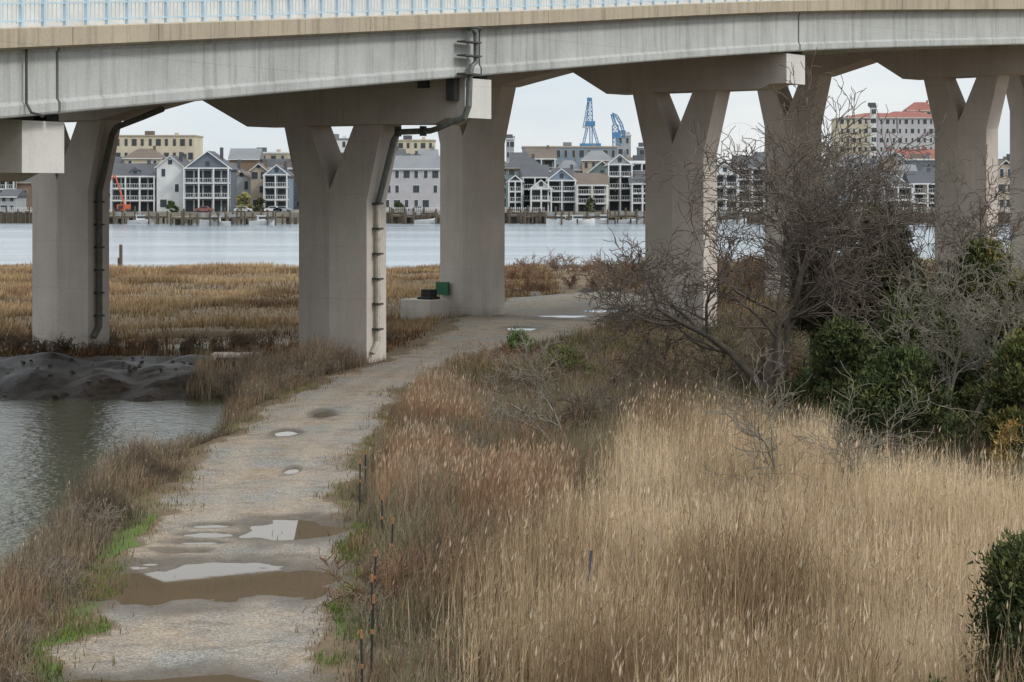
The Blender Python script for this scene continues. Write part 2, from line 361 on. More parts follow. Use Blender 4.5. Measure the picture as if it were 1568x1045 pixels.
# ------------------------------------------------------------ far shore
ZF=1.5
def sm(n,c,r=.8): M[n]=simple(n,c,r,.12,.3)
for n,c in dict(white=(.60,.61,.61),cream=(.50,.45,.35),grey=(.31,.33,.35),bluegrey=(.19,.24,.30),beige=(.38,.32,.25),teal=(.14,.19,.19),brown=(.19,.135,.10),lav=(.42,.41,.43),slate=(.12,.14,.165),roofd=(.09,.095,.105),roofb=(.15,.12,.10),roofr=(.27,.11,.09),roofg=(.2,.21,.22),glass=(.05,.06,.07),wood=(.10,.08,.06),woodl=(.24,.21,.17),craneblue=(.08,.22,.40),orange=(.55,.14,.06)).items(): sm('h_'+n,c)
far=MB(); far.add([(-3500,487,ZF),(3500,487,ZF),(3500,4000,ZF),(-3500,4000,ZF),(-3500,487,-3),(3500,487,-3)],[(0,1,2,3),(0,4,5,1)],0)
far.build('far_shore_ground',[simple('far_soil',(.22,.20,.16),.9,.3,.1)])
def X_(px,Yd): return (px-784)*Yd/F
def Z_(py,Yd): return H+(HZ-py)*Yd/F
def house(px0,px1,ytop,Yd,wall,roof,style='gs',fl=3,porch=0,base=ZF,name='house',rh=None,dep=11):
    x0,x1=X_(px0,Yd),X_(px1,Yd); zt=Z_(ytop,Yd); w=x1-x0
    if rh is None: rh={'flat':.5,'gf':min(w*.4,4.2),'gs':min(3.2,(zt-base)*.3),'hip':3}[style]
    ze=zt-rh; y0,y1=Yd,Yd+dep; mb=MB(); ov=.5
    trim='h_white' if random.random()<.75 or porch else 'h_beige'
    mats=[M['h_'+wall],M['h_'+roof],M[trim],M['h_glass']]
    mb.box(x0,x1,y0,y1,base,ze,0)
    xm,ym=(x0+x1)/2,(y0+y1)/2
    if style=='flat':
        mb.box(x0-.25,x1+.25,y0-.25,y1+.25,ze+.002,zt,2 if wall!='white' else 1)
        mb.box(xm-2,xm+1,ym-1,ym+2,zt,zt+1.6,1); mb.box(xm+w*.25,xm+w*.25+1.2,ym-1,ym+1,zt,zt+1.0,0)
    elif style=='gf':
        mb.add([(x0,y0,ze),(x1,y0,ze),(xm,y0,zt-.15)],[(0,1,2)],0); mb.add([(x0,y1,ze),(x1,y1,ze),(xm,y1,zt-.15)],[(0,1,2)],0)
        for sg,xe in((-1,x0-ov),(1,x1+ov)):
            zl=ze-ov*rh/(w/2)
            mb.add([(xe,y0-ov,zl),(xm,y0-ov,zt),(xm,y1+ov,zt),(xe,y1+ov,zl),(xe,y0-ov,zl-.3),(xm,y0-ov,zt-.3),(xm,y1+ov,zt-.3),(xe,y1+ov,zl-.3)],[(0,1,2,3),(4,7,6,5),(0,3,7,4)],1)
            mb.add([(xe,y0-ov-.02,zl),(xm,y0-ov-.02,zt),(xm,y0-ov-.02,zt-.3),(xe,y0-ov-.02,zl-.3)],[(0,1,2,3)],2)
        mb.box(xm-.5,xm+.5,y0-.08,y0,ze+.4,ze+1.5,3)
    elif style=='gs':
        mb.add([(x0-ov,y0-ov,ze-.2),(x1+ov,y0-ov,ze-.2),(x1+ov,ym,zt),(x0-ov,ym,zt),(x0-ov,y1+ov,ze-.2),(x1+ov,y1+ov,ze-.2)],[(0,1,2,3),(3,2,5,4),(0,3,4),(1,5,2)],1)
        mb.box(x0-ov,x1+ov,y0-ov-.1,y0-ov,ze-.4,ze-.15,2)
        if w>9 and random.random()<.6:
            for k in range(int(w//7)):
                xc=x0+w*(k+.5)/int(w//7)
                mb.box(xc-1,xc+1,y0+.8,y0+3,ze,ze+1.5,0); mb.add([(xc-1.3,y0+.5,ze+1.4),(xc+1.3,y0+.5,ze+1.4),(xc,y0+.5,ze+2.3),(xc-1.3,y0+3.6,ze+1.4),(xc+1.3,y0+3.6,ze+1.4),(xc,y0+3.6,ze+2.3)],[(0,2,5,3),(1,4,5,2),(0,1,2)],1); mb.box(xc-.5,xc+.5,y0+.74,y0+.8,ze+.3,ze+1.2,3)
    else:
        mb.add([(x0-ov,y0-ov,ze),(x1+ov,y0-ov,ze),(x1+ov,y1+ov,ze),(x0-ov,y1+ov,ze),(x0+w*.3,ym,zt),(x1-w*.3,ym,zt)],[(0,1,5,4),(1,2,5),(2,3,4,5),(3,0,4),(0,3,2,1)],1)
        mb.box(x0-ov,x1+ov,y0-ov-.1,y0-ov,ze-.25,ze+.02,2)
    fh=(ze-base)/fl
    sp_=random.choice([2.2,2.6,3.3,4.0]) if name=='house' else 2.6
    n=max(2,int(w/sp_)); ph=random.randint(0,2); fr=random.choice([.05,.12,.16])
    for f in range(fl):
        zb=base+f*fh
        for k in range(n):
            if name=='house' and not porch and random.random()<.18: continue
            xc=x0+w*(k+.5)/n; ww=.45 if (k+f+ph)%3 else .8
            if porch: ww=min(1.2,w/n*.42)
            z0_,z1_=(zb+fh*.06,zb+fh*.8) if porch else (zb+fh*.32,zb+fh*.81)
            mb.box(xc-ww-fr,xc+ww+fr,y0-.06,y0,z0_-.05,z1_+fr,2)
            mb.box(xc-ww,xc+ww,y0-.1,y0-.06,z0_,z1_,3)
    if porch:
        p=2.6
        for f in range(1,fl+1):
            zb=base+f*fh-(.001 if f==fl else 0)
            mb.box(x0,x1,y0-p,y0-.11,zb-.35,zb,2)
            if f<fl:
                mb.box(x0,x1,y0-p-.05,y0-p,zb+.95,zb+1.05,2)
                q=x0
                while q<x1: mb.box(q,q+.07,y0-p-.04,y0-p-.01,zb,zb+.95,2); q+=.6
        nc=max(3,int(w/3.6)+1)
        for k in range(nc):
            xc=x0+.2+(w-.4)*k/(nc-1); mb.box(xc-.17,xc+.17,y0-p-.1,y0-p+.24,base,ze-.36,2)
    if random.random()<.5 and style!='flat': mb.box(x0+w*.7,x0+w*.7+.8,ym-.4,ym+.4,ze,zt+.9,1)
    return mb.build(name,mats)
spec=[(172,240,250,500,'teal','roofd','gs',3,1,'house'),(240,281,238,497,'white','roofd','gf',3,0,'house'),(283,353,231,495,'slate','roofd','gf',3,1,'house'),  # slate wall: shade inside the white house's porches put into the wall colour
(356,384,262,520,'grey','roofb','gf',2,0,'house'),(384,408,250,515,'beige','roofb','gf',3,0,'house'),(405,442,252,505,'bluegrey','roofd','gf',3,1,'house'),
(586,674,238,500,'lav','roofg','gs',3,0,'house'),(620,640,236,540,'beige','roofd','gs',3,0,'house'),
(778,800,268,505,'slate','roofd','gf',3,1,'house'),(800,838,252,510,'bluegrey','roofd','gs',3,1,'house'),(812,845,275,498,'white','roofb','gf',2,1,'house'),
(838,882,258,500,'bluegrey','roofg','gf',3,1,'house'),(882,930,265,498,'beige','roofb','gs',3,1,'house'),(930,968,236,505,'grey','roofg','gf',4,1,'house'),(966,1000,262,500,'white','roofd','gs',3,1,'house'),
(0,24,290,500,'grey','roofd','gs',2,0,'house'),(1090,1130,250,500,'white','roofd','gf',3,1,'house'),(1128,1172,238,505,'grey','roofd','gs',4,1,'house'),
(1262,1300,262,500,'bluegrey','roofd','gf',3,0,'house'),(1300,1350,255,505,'white','roofd','gs',3,1,'house'),(1350,1395,268,500,'grey','roofg','gf',2,1,'house'),(1395,1440,262,500,'cream','roofd','gs',3,1,'house'),
(1528,1552,245,500,'beige','roofb','gf',3,0,'house'),(1552,1600,262,500,'grey','roofd','gs',3,0,'house')]
for s in spec: house(s[0],s[1],s[2],s[3],s[4],s[5],s[6],s[7],s[8],name=s[9])
for row,(Yd,ya,yb) in enumerate(((545,240,265),(600,226,248))):
    px=-30
    while px<1640:
        w=random.uniform(20,62); 
        house(px,px+w-2,random.uniform(ya,yb),Yd+random.uniform(0,8),random.choice(['white','grey','beige','bluegrey','cream','brown','slate','grey','teal']),random.choice(['roofd','roofb','roofg','roofd']),random.choice(['gs','gf','hip','gs','flat']),random.choice([3,4]),random.random()<.2)
        px+=w
house(150,298,207,680,'cream','roofb','flat',5,0,name='hotel_building',dep=18)
house(355,440,233,640,'beige','roofd','flat',5,0,name='apartment_building',dep=18)
house(490,534,212,680,'white','roofg','flat',6,0,name='hotel_building')
house(585,665,214,700,'cream','roofd','flat',6,0,name='hotel_building')
house(800,945,224,700,'bluegrey','roofg','flat',4,0,name='warehouse_building',dep=25)
house(945,966,206,760,'grey','roofg','flat',6,0,name='apartment_building')
house(978,998,225,720,'teal','roofd','flat',6,0,name='apartment_building')
house(775,787,212,760,'grey','roofd','flat',6,0,name='apartment_building')
house(1285,1440,172,900,'cream','roofr','hip',9,0,name='hotel_building',rh=2.5,dep=22)
house(1345,1440,170,875,'lav','roofr','hip',9,0,name='hotel_building',rh=3.0,dep=14)
house(1390,1436,156,925,'cream','roofr','hip',9,0,name='hotel_tower',rh=4)
house(1334,1342,163,870,'white','roofd','flat',10,0,name='hotel_tower',dep=3)
house(1365,1440,228,620,'white','roofr','gs',3,0,name='house')
def lattice(mb,p0,p1,w0,w1,n,mi,r=.22):
    p0,p1=Vector(p0),Vector(p1); d=(p1-p0).normalized(); a=d.cross(Vector((0,1,0))).normalized(); b=d.cross(a)
    prev=None
    for i in range(n+1):
        t=i/n; c=p0.lerp(p1,t); w=w0+(w1-w0)*t
        q=[c+a*w*sx+b*w*sy for sx,sy in((-1,-1),(1,-1),(1,1),(-1,1))]
        if prev:
            for k in range(4):
                mb.tube([prev[k],q[k]],r,mi,4); mb.tube([prev[k],q[(k+1)%4]],r*.6,mi,4); mb.tube([q[k],q[(k+1)%4]],r*.6,mi,4)
        prev=q
Yc=720
def W(px,py,Yd=Yc,dy=0): return (X_(px,Yd),Yd+dy,Z_(py,Yd))
mb=MB(); lattice(mb,W(904,190),W(903,152),.9,.7,6,0,.17); lattice(mb,W(893,222),W(901,188),.4,.35,5,0,.15); lattice(mb,W(916,222),W(906,188),.4,.35,5,0,.15); lattice(mb,W(905,222),W(905,190),.5,.5,4,0,.15); lattice(mb,W(894,197),W(902,150),.4,.3,7,0,.14)
mb.box(X_(897,Yc),X_(911,Yc),Yc-2,Yc+2,Z_(193,Yc),Z_(186,Yc),0); mb.box(X_(899,Yc),X_(906,Yc),Yc-1,Yc+1,Z_(155,Yc),Z_(150,Yc),0); mb.box(X_(888,Yc),X_(920,Yc),Yc-2,Yc+2,Z_(224,Yc),Z_(220,Yc),0)
mb.build('harbor_crane',[M['h_craneblue']])
mb=MB(); lattice(mb,W(944,224),W(942,192),1.3,1.0,5,0,.2); lattice(mb,W(942,192),W(937,175),.5,.4,4,0,.2)
for a_,b_ in zip([(937,175),(944,178),(951,190),(955,204)],[(944,178),(951,190),(955,204),(955,212)]): lattice(mb,W(*a_),W(*b_),.45,.4,2,0,.2)
mb.tube([W(938,176),W(950,205)],.25,0,4); mb.box(X_(938,Yc),X_(950,Yc),Yc-2,Yc+2,Z_(212,Yc),Z_(203,Yc),0)
mb.build('harbor_crane',[M['h_craneblue']])
mb=MB(); cx,cz=X_(1132,650),Z_(222,650); R=7.2
ring=[(cx+R*math.cos(t),650,cz+R*math.sin(t)) for t in [k*math.pi/12 for k in range(25)]]; mb.tube(ring,.08,0,4)
for k in range(12): t=k*math.pi/6; mb.tube([(cx,650,cz),(cx+R*math.cos(t),650,cz+R*math.sin(t))],.04,0,4)
for sx in(-3,3): mb.tube([(cx,650.3,cz),(cx+sx,650.3,ZF)],.2,0,4)
mb.build('observation_wheel',[M['h_white']])
mb=MB(); mb.tube([W(176,268,492),W(190,312,492)],.22,0,6); mb.tube([W(176,268,492),W(170,275,492)],.18,0,6); mb.box(X_(180,492),X_(198,492),491,494,ZF+.4,ZF+1.9,0); mb.box(X_(183,492),X_(190,492),490.8,491,ZF+.9,ZF+1.7,1)
for px in(183,196): mb.tube([(X_(px,492),490.6,ZF+.45),(X_(px,492),494.4,ZF+.45)],.45,1,10)
mb.build('boom_lift',[M['h_orange'],M['h_glass']])
mb=MB()
for px0,px1 in((-60,165),(585,835),(1100,1700)):
    x=X_(px0,486); x1=X_(px1,486)
    while x<x1:
        mb.box(x,x+.85,486.2,486.6,-2,ZF+.1+random.uniform(-.15,.1),0); 
        if random.random()<.4: mb.tube([(x,485.9,-2),(x,485.9,ZF+random.uniform(.3,1.6))],.2,0,6)
        x+=.93
    mb.box(X_(px0,486),x1,486,487.2,ZF+.21,ZF+.35,1)
    x=X_(px0,486)
    while x<x1: mb.box(x,x+.12,488,488.1,ZF,ZF+1.3,2); x+=.5
    mb.box(X_(px0,486),x1,487.9,487.98,ZF+1.0,ZF+1.1,2)
mb.build('wooden_bulkhead',[M['h_wood'],M['h_woodl'],M['h_white']])
def dock(px0,px1,Yd,z=.75,fing=True):
    mb=MB(); x0,x1=X_(px0,Yd),X_(px1,Yd); mb.box(x0,x1,Yd,Yd+2.2,z-.25,z,1)
    mb.box(x0,x1,Yd-.12,Yd-.01,z-.45,z-.02,0)
    x=x0
    while x<x1:
        mb.tube([(x,Yd-.4,-2.5),(x,Yd-.4,z+random.uniform(.3,2.4))],.24,0,6)
        if random.random()<.6: mb.box(x+.5,x+.5+random.uniform(.4,1.4),Yd+2.4,Yd+2.5,-1.5,z-.3,0)
        if random.random()<.25: mb.box(x+.6,x+random.uniform(1.2,2.2),Yd+.8,Yd+1.7,z,z+random.uniform(.5,1.1),2)
        if random.random()<.4: mb.box(x+.4,x+.5,Yd+.1,Yd+.2,z,z+1.1,1)
        x+=random.uniform(1.6,3.2)
    mb.box(x0,x1,Yd+.21,Yd+.28,z+1.0,z+1.08,1)
    if fing:
        x=x0+4
        while x<x1: mb.box(x,x+1.2,Yd-7,Yd-.13,z-.5,z-.25,0); mb.tube([(x-.3,Yd-7,-2),(x-.3,Yd-7,z+1.6)],.22,0,6); mb.tube([(x+1.5,Yd-6.5,-2),(x+1.5,Yd-6.5,z+1.1)],.22,0,6); x+=random.uniform(6,11)
    mb.box(x0,x0+1.6,Yd+2.2,486.9,z-.25,z,1)
    mb.build('boat_dock',[M['h_wood'],M['h_woodl'],M['h_grey']])
dock(160,258,478);dock(262,352,463,.7);dock(345,445,470,.8);dock(600,700,480,1.0);dock(780,840,480,1.0);dock(835,905,476);dock(905,1000,481,.9);dock(1100,1175,478)
def boat(px,Yd,L=6,cab=True,ang=0):
    mb=MB(); x=X_(px,Yd); T=lambda a,b,c:(x+a*math.cos(ang)-b*math.sin(ang),Yd+a*math.sin(ang)+b*math.cos(ang),c-1.1)
    sec=[(-L/2,.9,.9),(-L/4,1.1,.95),(L/5,1.0,1.1),(L*.4,.5,1.3),(L*.52,.03,1.45)]; vs=[]
    for a,w,h_ in sec: vs+=[T(a,-w,h_),T(a,-w*.6,0),T(a,w*.6,0),T(a,w,h_)]
    fs=[(k*4+j,k*4+(j+1)%4,k*4+4+(j+1)%4,k*4+4+j) for k in range(4) for j in range(4)]+[(0,1,2,3)]
    mb.add(vs,fs,0)
    if cab: mb.box(-L*.15,L*.15,-.7,.7,.96,2.1,0,T); mb.box(-L*.12,L*.155,-.72,.72,1.4,1.9,1,T); mb.box(-L*.2,L*.18,-.8,.8,2.1,2.2,0,T)
    mb.tube([T(-L/2-.2,0,1.3),T(-L/2-.2,0,.2)],.2,1,6)
    mb.build('motor_boat',[M['h_white'],M['h_glass']])
for px,Yd,L in((215,474,6),(330,458,7),(400,465,6),(650,476,6),(860,470,7),(884,472,8),(925,476,6),(960,477,7),(985,476,6),(1120,474,7)): boat(px,Yd,L,random.random()<.7,random.choice([0,math.pi,.3]))
def car(px,Yd,mat):
    mb=MB(); x=X_(px,Yd); z=ZF
    prof=[(-2.2,.35),(-2.2,.9),(-1.4,1.0),(-.8,1.5),(.7,1.5),(1.3,1.0),(2.2,.85),(2.2,.35)]
    n=len(prof); mb.add([(x+a,Yd,z+c) for a,c in prof]+[(x+a,Yd+1.8,z+c) for a,c in prof],[tuple(range(n)),tuple(range(n,2*n))]+[(k,(k+1)%n,n+(k+1)%n,n+k) for k in range(n)],0)
    mb.add([(x-1.2,Yd-.01,z+1.0),(x-.75,Yd-.01,z+1.42),(x+.65,Yd-.01,z+1.42),(x+1.1,Yd-.01,z+1.0)],[(0,1,2,3)],1)
    for a in(-1.4,1.4): mb.tube([(x+a,Yd-.05,z+.35),(x+a,Yd+1.85,z+.35)],.35,1,12)
    mb.build('parked_car',[mat,M['h_glass']])
for px,c in((418,'white'),(432,'grey'),(372,'white'),(312,'roofr'),(640,'grey'),(1150,'white')): car(px,490,M['h_'+c])
mb=MB(); mb.tube([(X_(185,207),207,-3),(X_(185,207),207,1.9)],[.2,.17],0,8); mb.tube([(X_(180,207),207.4,-3),(X_(181,207),207.4,.5)],.15,0,8); mb.build('mooring_pile',[M['h_wood']])
# ------------------------------------------------------------ vegetation
def blades(name,P,Hh,W,lean,cb,ct,plume=None,leaves=0,bias=(0.15,0.0),mat='blade',lw=.5):
    n=len(P); az=rng.uniform(0,math.pi*2,n)*1.0
    la=rng.uniform(0,2*math.pi,n); off=np.stack([np.cos(la)+bias[0]*2,np.sin(la)+bias[1]*2,np.zeros(n)],1)*(lean*Hh)[:,None]
    side=np.stack([np.cos(az),np.sin(az)*.6,np.zeros(n)],1)*W[:,None]/2
    up=np.zeros((n,3)); up[:,2]=Hh
    mid=P+up*.55+off*.35; tip=P+up*(1-.3*lean[:,None])+off
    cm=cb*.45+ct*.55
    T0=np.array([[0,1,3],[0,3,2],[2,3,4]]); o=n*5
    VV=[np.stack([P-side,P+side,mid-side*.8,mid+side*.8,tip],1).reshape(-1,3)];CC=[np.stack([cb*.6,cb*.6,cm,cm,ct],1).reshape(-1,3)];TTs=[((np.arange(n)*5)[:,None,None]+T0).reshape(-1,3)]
    for _ in range(leaves):
        t=rng.uniform(.3,.9,n)[:,None]; p=P+(up+off*.5)*t; a=rng.uniform(0,2*math.pi,n)
        L=rng.uniform(.2,.5,n)*np.clip(Hh/2,.3,1); dv=np.stack([np.cos(a)*.4,np.sin(a)*.4,rng.uniform(.2,1.1,n)],1)*L[:,None]
        w=np.stack([W*.5*np.sin(a),W*.5*np.cos(a),W*lw],1)*.7
        v=np.stack([p-w,p+w,p+dv],1); c=np.stack([cm,cm,ct],1)*rng.uniform(.75,1.15,(n,1,1))
        VV.append(v.reshape(-1,3));CC.append(c.reshape(-1,3));TTs.append(((np.arange(n)*3)[:,None]+np.array([[0,1,2]])).reshape(-1,3)+o); o+=n*3
    if plume is not None:
        frac,sz,pc=plume; k=np.where(rng.random(n)<frac)[0]; kk=len(k); tp=tip[k]; a=rng.uniform(0,6.28,kk)
        s=rng.uniform(.6,1.2,kk)[:,None]*sz; dr=np.stack([.15+.2*np.cos(a),.2*np.sin(a),np.ones(kk)],1)*s
        sd=np.stack([np.cos(az[k]),np.sin(az[k]),np.zeros(kk)],1)*s*.1
        q=tp-dr*.5
        v=np.stack([q,q+dr*.45-sd,q+dr*.45+sd,q+dr],1); c=np.broadcast_to(np.array(pc)*rng.uniform(.7,1.15,(kk,1)),(kk,3)); c=np.stack([c]*4,1)
        VV.append(v.reshape(-1,3));CC.append(c.reshape(-1,3));TTs.append(((np.arange(kk)*4)[:,None,None]+np.array([[0,2,1],[1,2,3]])).reshape(-1,3)+o)
    return npmesh(name,np.concatenate(VV),np.concatenate(TTs),[M[mat]],np.concatenate(CC))
def scatter(n,x0,x1,y0,y1,dens=None):
    x=rng.uniform(x0,x1,n); y=rng.uniform(y0,y1,n); k=(np.abs(x)<.265*y+2.5)
    if dens is not None: k&=rng.random(n)<dens(x,y)
    x=x[k];y=y[k]; z=gfun(x,y); k=z>-1.15; return np.stack([x[k],y[k],z[k]-.02],1)
def pal(x,y,cols,s,seed,jit=.22):
    cols=np.array(cols); t=np.clip(fbm(x,y,s,seed)*1.5+.5+rng.normal(0,.15,len(x)),0,.999)*(len(cols)-1); i=t.astype(int); f=(t-i)[:,None]
    return (cols[i]*(1-f)+cols[np.minimum(i+1,len(cols)-1)]*f)*rng.uniform(1-jit,1+jit,(len(x),1))
def edge(x,y): c,w=rd(y); return np.abs(x-c)-w
def redge(x,y): return edge(x,y)+fbm(x,y,1.9,3)*1.0
def reedmask(x,y):
    n=fbm(x,y,5,60)
    m=ss(-1.6,2.0,x-.1+n*2.6+fbm(x,y,1.6,59)*1.2)
    back=48+n*7+np.where((x>2.0)&(x<8.5),9,0)*ss(0,2,x-2)
    return m*(1-ss(-3,3,y-back))
# 1 reeds
P=scatter(175000,-2,17,21,66,lambda x,y:reedmask(x,y)*(.55+.45*ss(-.3,0,fbm(x,y,1.7,65)))); n=len(P)
c=pal(P[:,0],P[:,1],[(.25,.17,.10),(.44,.325,.20),(.60,.46,.295),(.69,.55,.37)],3.0,61,.32)
mk=reedmask(P[:,0],P[:,1])
hh=(rng.normal(2.1,.36,n)+fbm(P[:,0],P[:,1],2.2,62)*1.2)*(.55+.45*mk)
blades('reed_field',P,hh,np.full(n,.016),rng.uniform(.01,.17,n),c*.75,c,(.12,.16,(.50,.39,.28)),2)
# 2 mixed weeds right of road
def zm(x,y):
    return ss(.2,1.0,redge(x,y))*(x>rd(y)[0])*(1-reedmask(x,y)*.9)
P=scatter(150000,-5.8,8,26,78,zm); P=P[rng.random(len(P))<np.where(P[:,0]>3,.45,.9)]; n=len(P)
c=pal(P[:,0],P[:,1],[(.12,.095,.065),(.24,.14,.09),(.33,.21,.125),(.24,.20,.14),(.16,.165,.075),(.33,.265,.19)],2.6,67)
e=edge(P[:,0],P[:,1]); hh=(.25+.85*ss(.2,2.2,e))*rng.uniform(.4,1.4,n)*(1+fbm(P[:,0],P[:,1],1.8,68)*1.1)
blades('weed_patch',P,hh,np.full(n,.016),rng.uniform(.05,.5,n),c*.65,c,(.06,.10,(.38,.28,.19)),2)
P=scatter(40000,-5,1.5,45,80,lambda x,y:ss(.8,2.0,edge(x,y))*(x>rd(y)[0])*ss(-.1,.3,fbm(x,y,4,70)+.1)); n=len(P)
c=pal(P[:,0],P[:,1],[(.26,.155,.09),(.41,.265,.16)],3.5,71)
blades('tall_grass',P,rng.uniform(1.0,1.8,n),np.full(n,.02),rng.uniform(.03,.15,n),c*.7,c,(.3,.2,(.44,.32,.22)),1)
# 3 left bank
P=scatter(130000,-14,-5,27,92,lambda x,y:ss(.2,.9,redge(x,y))*(x<rd(y)[0])*(.3+.7*ss(-.2,.2,fbm(x,y,2.5,75)))); n=len(P)
c=pal(P[:,0],P[:,1],[(.13,.10,.07),(.24,.19,.135),(.36,.28,.18),(.26,.16,.10)],2.5,76)
e=edge(P[:,0],P[:,1]); hh=(.25+.8*ss(.3,1.8,e))*rng.uniform(.4,1.35,n)*(1+fbm(P[:,0],P[:,1],2.2,77)*.9)
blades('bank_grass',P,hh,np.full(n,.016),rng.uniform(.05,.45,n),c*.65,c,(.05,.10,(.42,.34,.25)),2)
# 4 green verge
P=scatter(170000,-11,-1,27,80,lambda x,y:(ss(-.05,.2,redge(x,y))*(1-ss(.7,1.5,redge(x,y)))*ss(-.05,.3,fbm(x,y,2.2,40)+.1))*np.where(x>-5,1,.7)*(1-ss(46,52,y)*.8)); n=len(P)
c=pal(P[:,0],P[:,1],[(.10,.13,.03),(.16,.23,.045),(.22,.24,.08)],1.2,78)
blades('green_grass',P,rng.uniform(.05,.22,n),np.full(n,.018),rng.uniform(.1,.5,n),c*.7,c)
# 4b dry verge creeping on the road edge
P=scatter(130000,-11,8,27,146,lambda x,y:np.exp(-((redge(x,y)-.0)/.35)**2)*ss(-.35,.2,fbm(x,y,1.1,95))); n=len(P)
c=pal(P[:,0],P[:,1],[(.14,.11,.07),(.27,.21,.13),(.34,.27,.17),(.15,.17,.06)],1.5,96)
blades('verge_grass',P,rng.uniform(.04,.26,n),np.full(n,.02),rng.uniform(.1,.7,n),c*.7,c)
# 5 thicket floor
P=scatter(170000,-3,34,50,118,lambda x,y:ss(.5,1.5,edge(x,y))*(1-reedmask(x,y))*(x>rd(y)[0])); n=len(P)
c=pal(P[:,0],P[:,1],[(.12,.10,.06),(.20,.15,.09),(.10,.13,.045),(.22,.165,.10),(.42,.32,.19),(.28,.19,.12)],6,80)
hh=rng.uniform(.35,1.1,n)*(1+fbm(P[:,0],P[:,1],5,81)*1.3)
blades('brush_grass',P,hh,np.full(n,.026),rng.uniform(.05,.45,n),c*.6,c,(.05,.13,(.42,.33,.22)),1)
# 6 marsh
P=scatter(220000,-60,4,95,206,lambda x,y:ss(.5,2,edge(x,y))*(.2+.8*ss(-.2,.12,fbm(x,y,7,85)))*(1-.97*np.exp(-((x+17)/10)**4-((y-105)/2.6)**4))); P=P[(P[:,2]>-.85)]; n=len(P)
c=pal(P[:,0],P[:,1],[(.19,.12,.07),(.38,.27,.15),(.54,.39,.22),(.30,.19,.11)],9,86)
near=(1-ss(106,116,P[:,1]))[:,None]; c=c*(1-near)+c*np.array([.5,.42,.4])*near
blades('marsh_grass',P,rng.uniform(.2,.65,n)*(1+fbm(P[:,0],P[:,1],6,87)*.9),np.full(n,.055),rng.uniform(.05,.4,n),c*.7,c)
# 7 shore brush
P=scatter(60000,-2,70,118,232,lambda x,y:ss(.8,2,edge(x,y))*ss(-.35,.1,fbm(x,y,6,90))*(y<shore(x))); n=len(P)
c=pal(P[:,0],P[:,1],[(.15,.10,.065),(.26,.165,.09),(.44,.32,.18),(.18,.165,.075)],7,91)
blades('shore_brush',P,rng.uniform(.3,1.2,n),np.full(n,.06),rng.uniform(.05,.5,n),c*.6,c)
# ---- branches
def grow(segs,p,d,L,r,lev,maxl,up,kids,rmin,wig=.16):
    n=6 if lev==0 else (5 if lev<2 else (4 if lev<3 else 3))
    R=random.gauss
    for i in range(n):
        w=wig+.05*lev
        d=(d[0]+R(0,w),d[1]+R(0,w),d[2]+R(0,w)+up*.1); l=math.sqrt(d[0]**2+d[1]**2+d[2]**2) or 1; d=(d[0]/l,d[1]/l,d[2]/l)
        st=L/n; q=(p[0]+d[0]*st,p[1]+d[1]*st,p[2]+d[2]*st)
        ra=max(rmin,r*(1-.7*i/n)); rb=max(rmin*.8,r*(1-.7*(i+1)/n))
        segs.append((*p,*q,ra,rb)); p=q
        if lev<maxl and i>=(2 if lev==0 else 0):
            for _ in range(kids if random.random()<.42 else 1):
                a=(R(0,1),R(0,1),R(0,.7)); dt=a[0]*d[0]+a[1]*d[1]+a[2]*d[2]
                a=(a[0]-dt*d[0],a[1]-dt*d[1],a[2]-dt*d[2]); l=math.sqrt(a[0]**2+a[1]**2+a[2]**2) or 1
                s=random.uniform(.5,1.1)
                grow(segs,p,(d[0]+a[0]/l*s,d[1]+a[1]/l*s,d[2]+a[2]/l*s),L*random.uniform(.42,.66),rb*.66,lev+1,maxl,up,kids,rmin,wig)
def segmesh(name,segs,mat,parent=None,k=4):
    S=np.array(segs); p0=S[:,:3];p1=S[:,3:6];d=p1-p0; L=np.linalg.norm(d,axis=1,keepdims=True)+1e-9; d=d/L; p1=p1+d*.03*L
    ref=np.where(np.abs(d[:,2:3])>.9,np.array([[1.,0,0]]),np.array([[0,0,1.]])); a=np.cross(d,ref); a/=np.linalg.norm(a,axis=1,keepdims=True); b=np.cross(d,a)
    rows=[]
    for j in range(k):
        t=2*math.pi*j/k; o=a*math.cos(t)+b*math.sin(t); rows.append(p0+o*S[:,6:7]); 
    for j in range(k):
        t=2*math.pi*j/k; o=a*math.cos(t)+b*math.sin(t); rows.append(p1+o*S[:,7:8])
    V=np.stack(rows,1).reshape(-1,3); base=(np.arange(len(S))*2*k)[:,None,None]
    Fq=np.array([[j,(j+1)%k,k+(j+1)%k,k+j] for j in range(k)]); T=(base+Fq).reshape(-1,4)
    return npmesh(name,V,T,[mat],k=4,parent=parent)
def bare_tree(base,L,r,tilts,maxl=4,up=.3,mat='bark',kids=2,rmin=.011,name='bare_tree'):
    segs=[]
    for t in tilts:
        grow(segs,(base[0]+random.uniform(-.25,.25),base[1]+random.uniform(-.2,.2),base[2]-.1),(t[0],t[1],1),L*random.uniform(.9,1.1),r,0,maxl,up,kids,rmin)
    return segmesh(name,segs,M[mat],k=4)
def gb(x,y): return (x,y,float(gfun(x,y)))
bare_tree(gb(10.0,74),6.6,.20,[(-.75,-.1),(-.4,.1),(.25,-.2),(0,.1)],4,.2,'bark',rmin=.014)
bare_tree(gb(12.6,79),7.0,.17,[(-.35,0),(.3,.2)],4,.25,'bark',rmin=.014)
bare_tree(gb(16.4,76),5.8,.15,[(-.5,0),(.5,.2),(0,-.3)],4,.25,'bark',rmin=.013)
bare_tree(gb(19.0,70),4.6,.12,[(-.5,0),(.3,.2)],4,.2,'bark2',rmin=.012)
bare_tree(gb(14.2,63),3.7,.10,[(-.6,0),(.6,.2),(0,-.3)],4,.2,'bark2',rmin=.010)
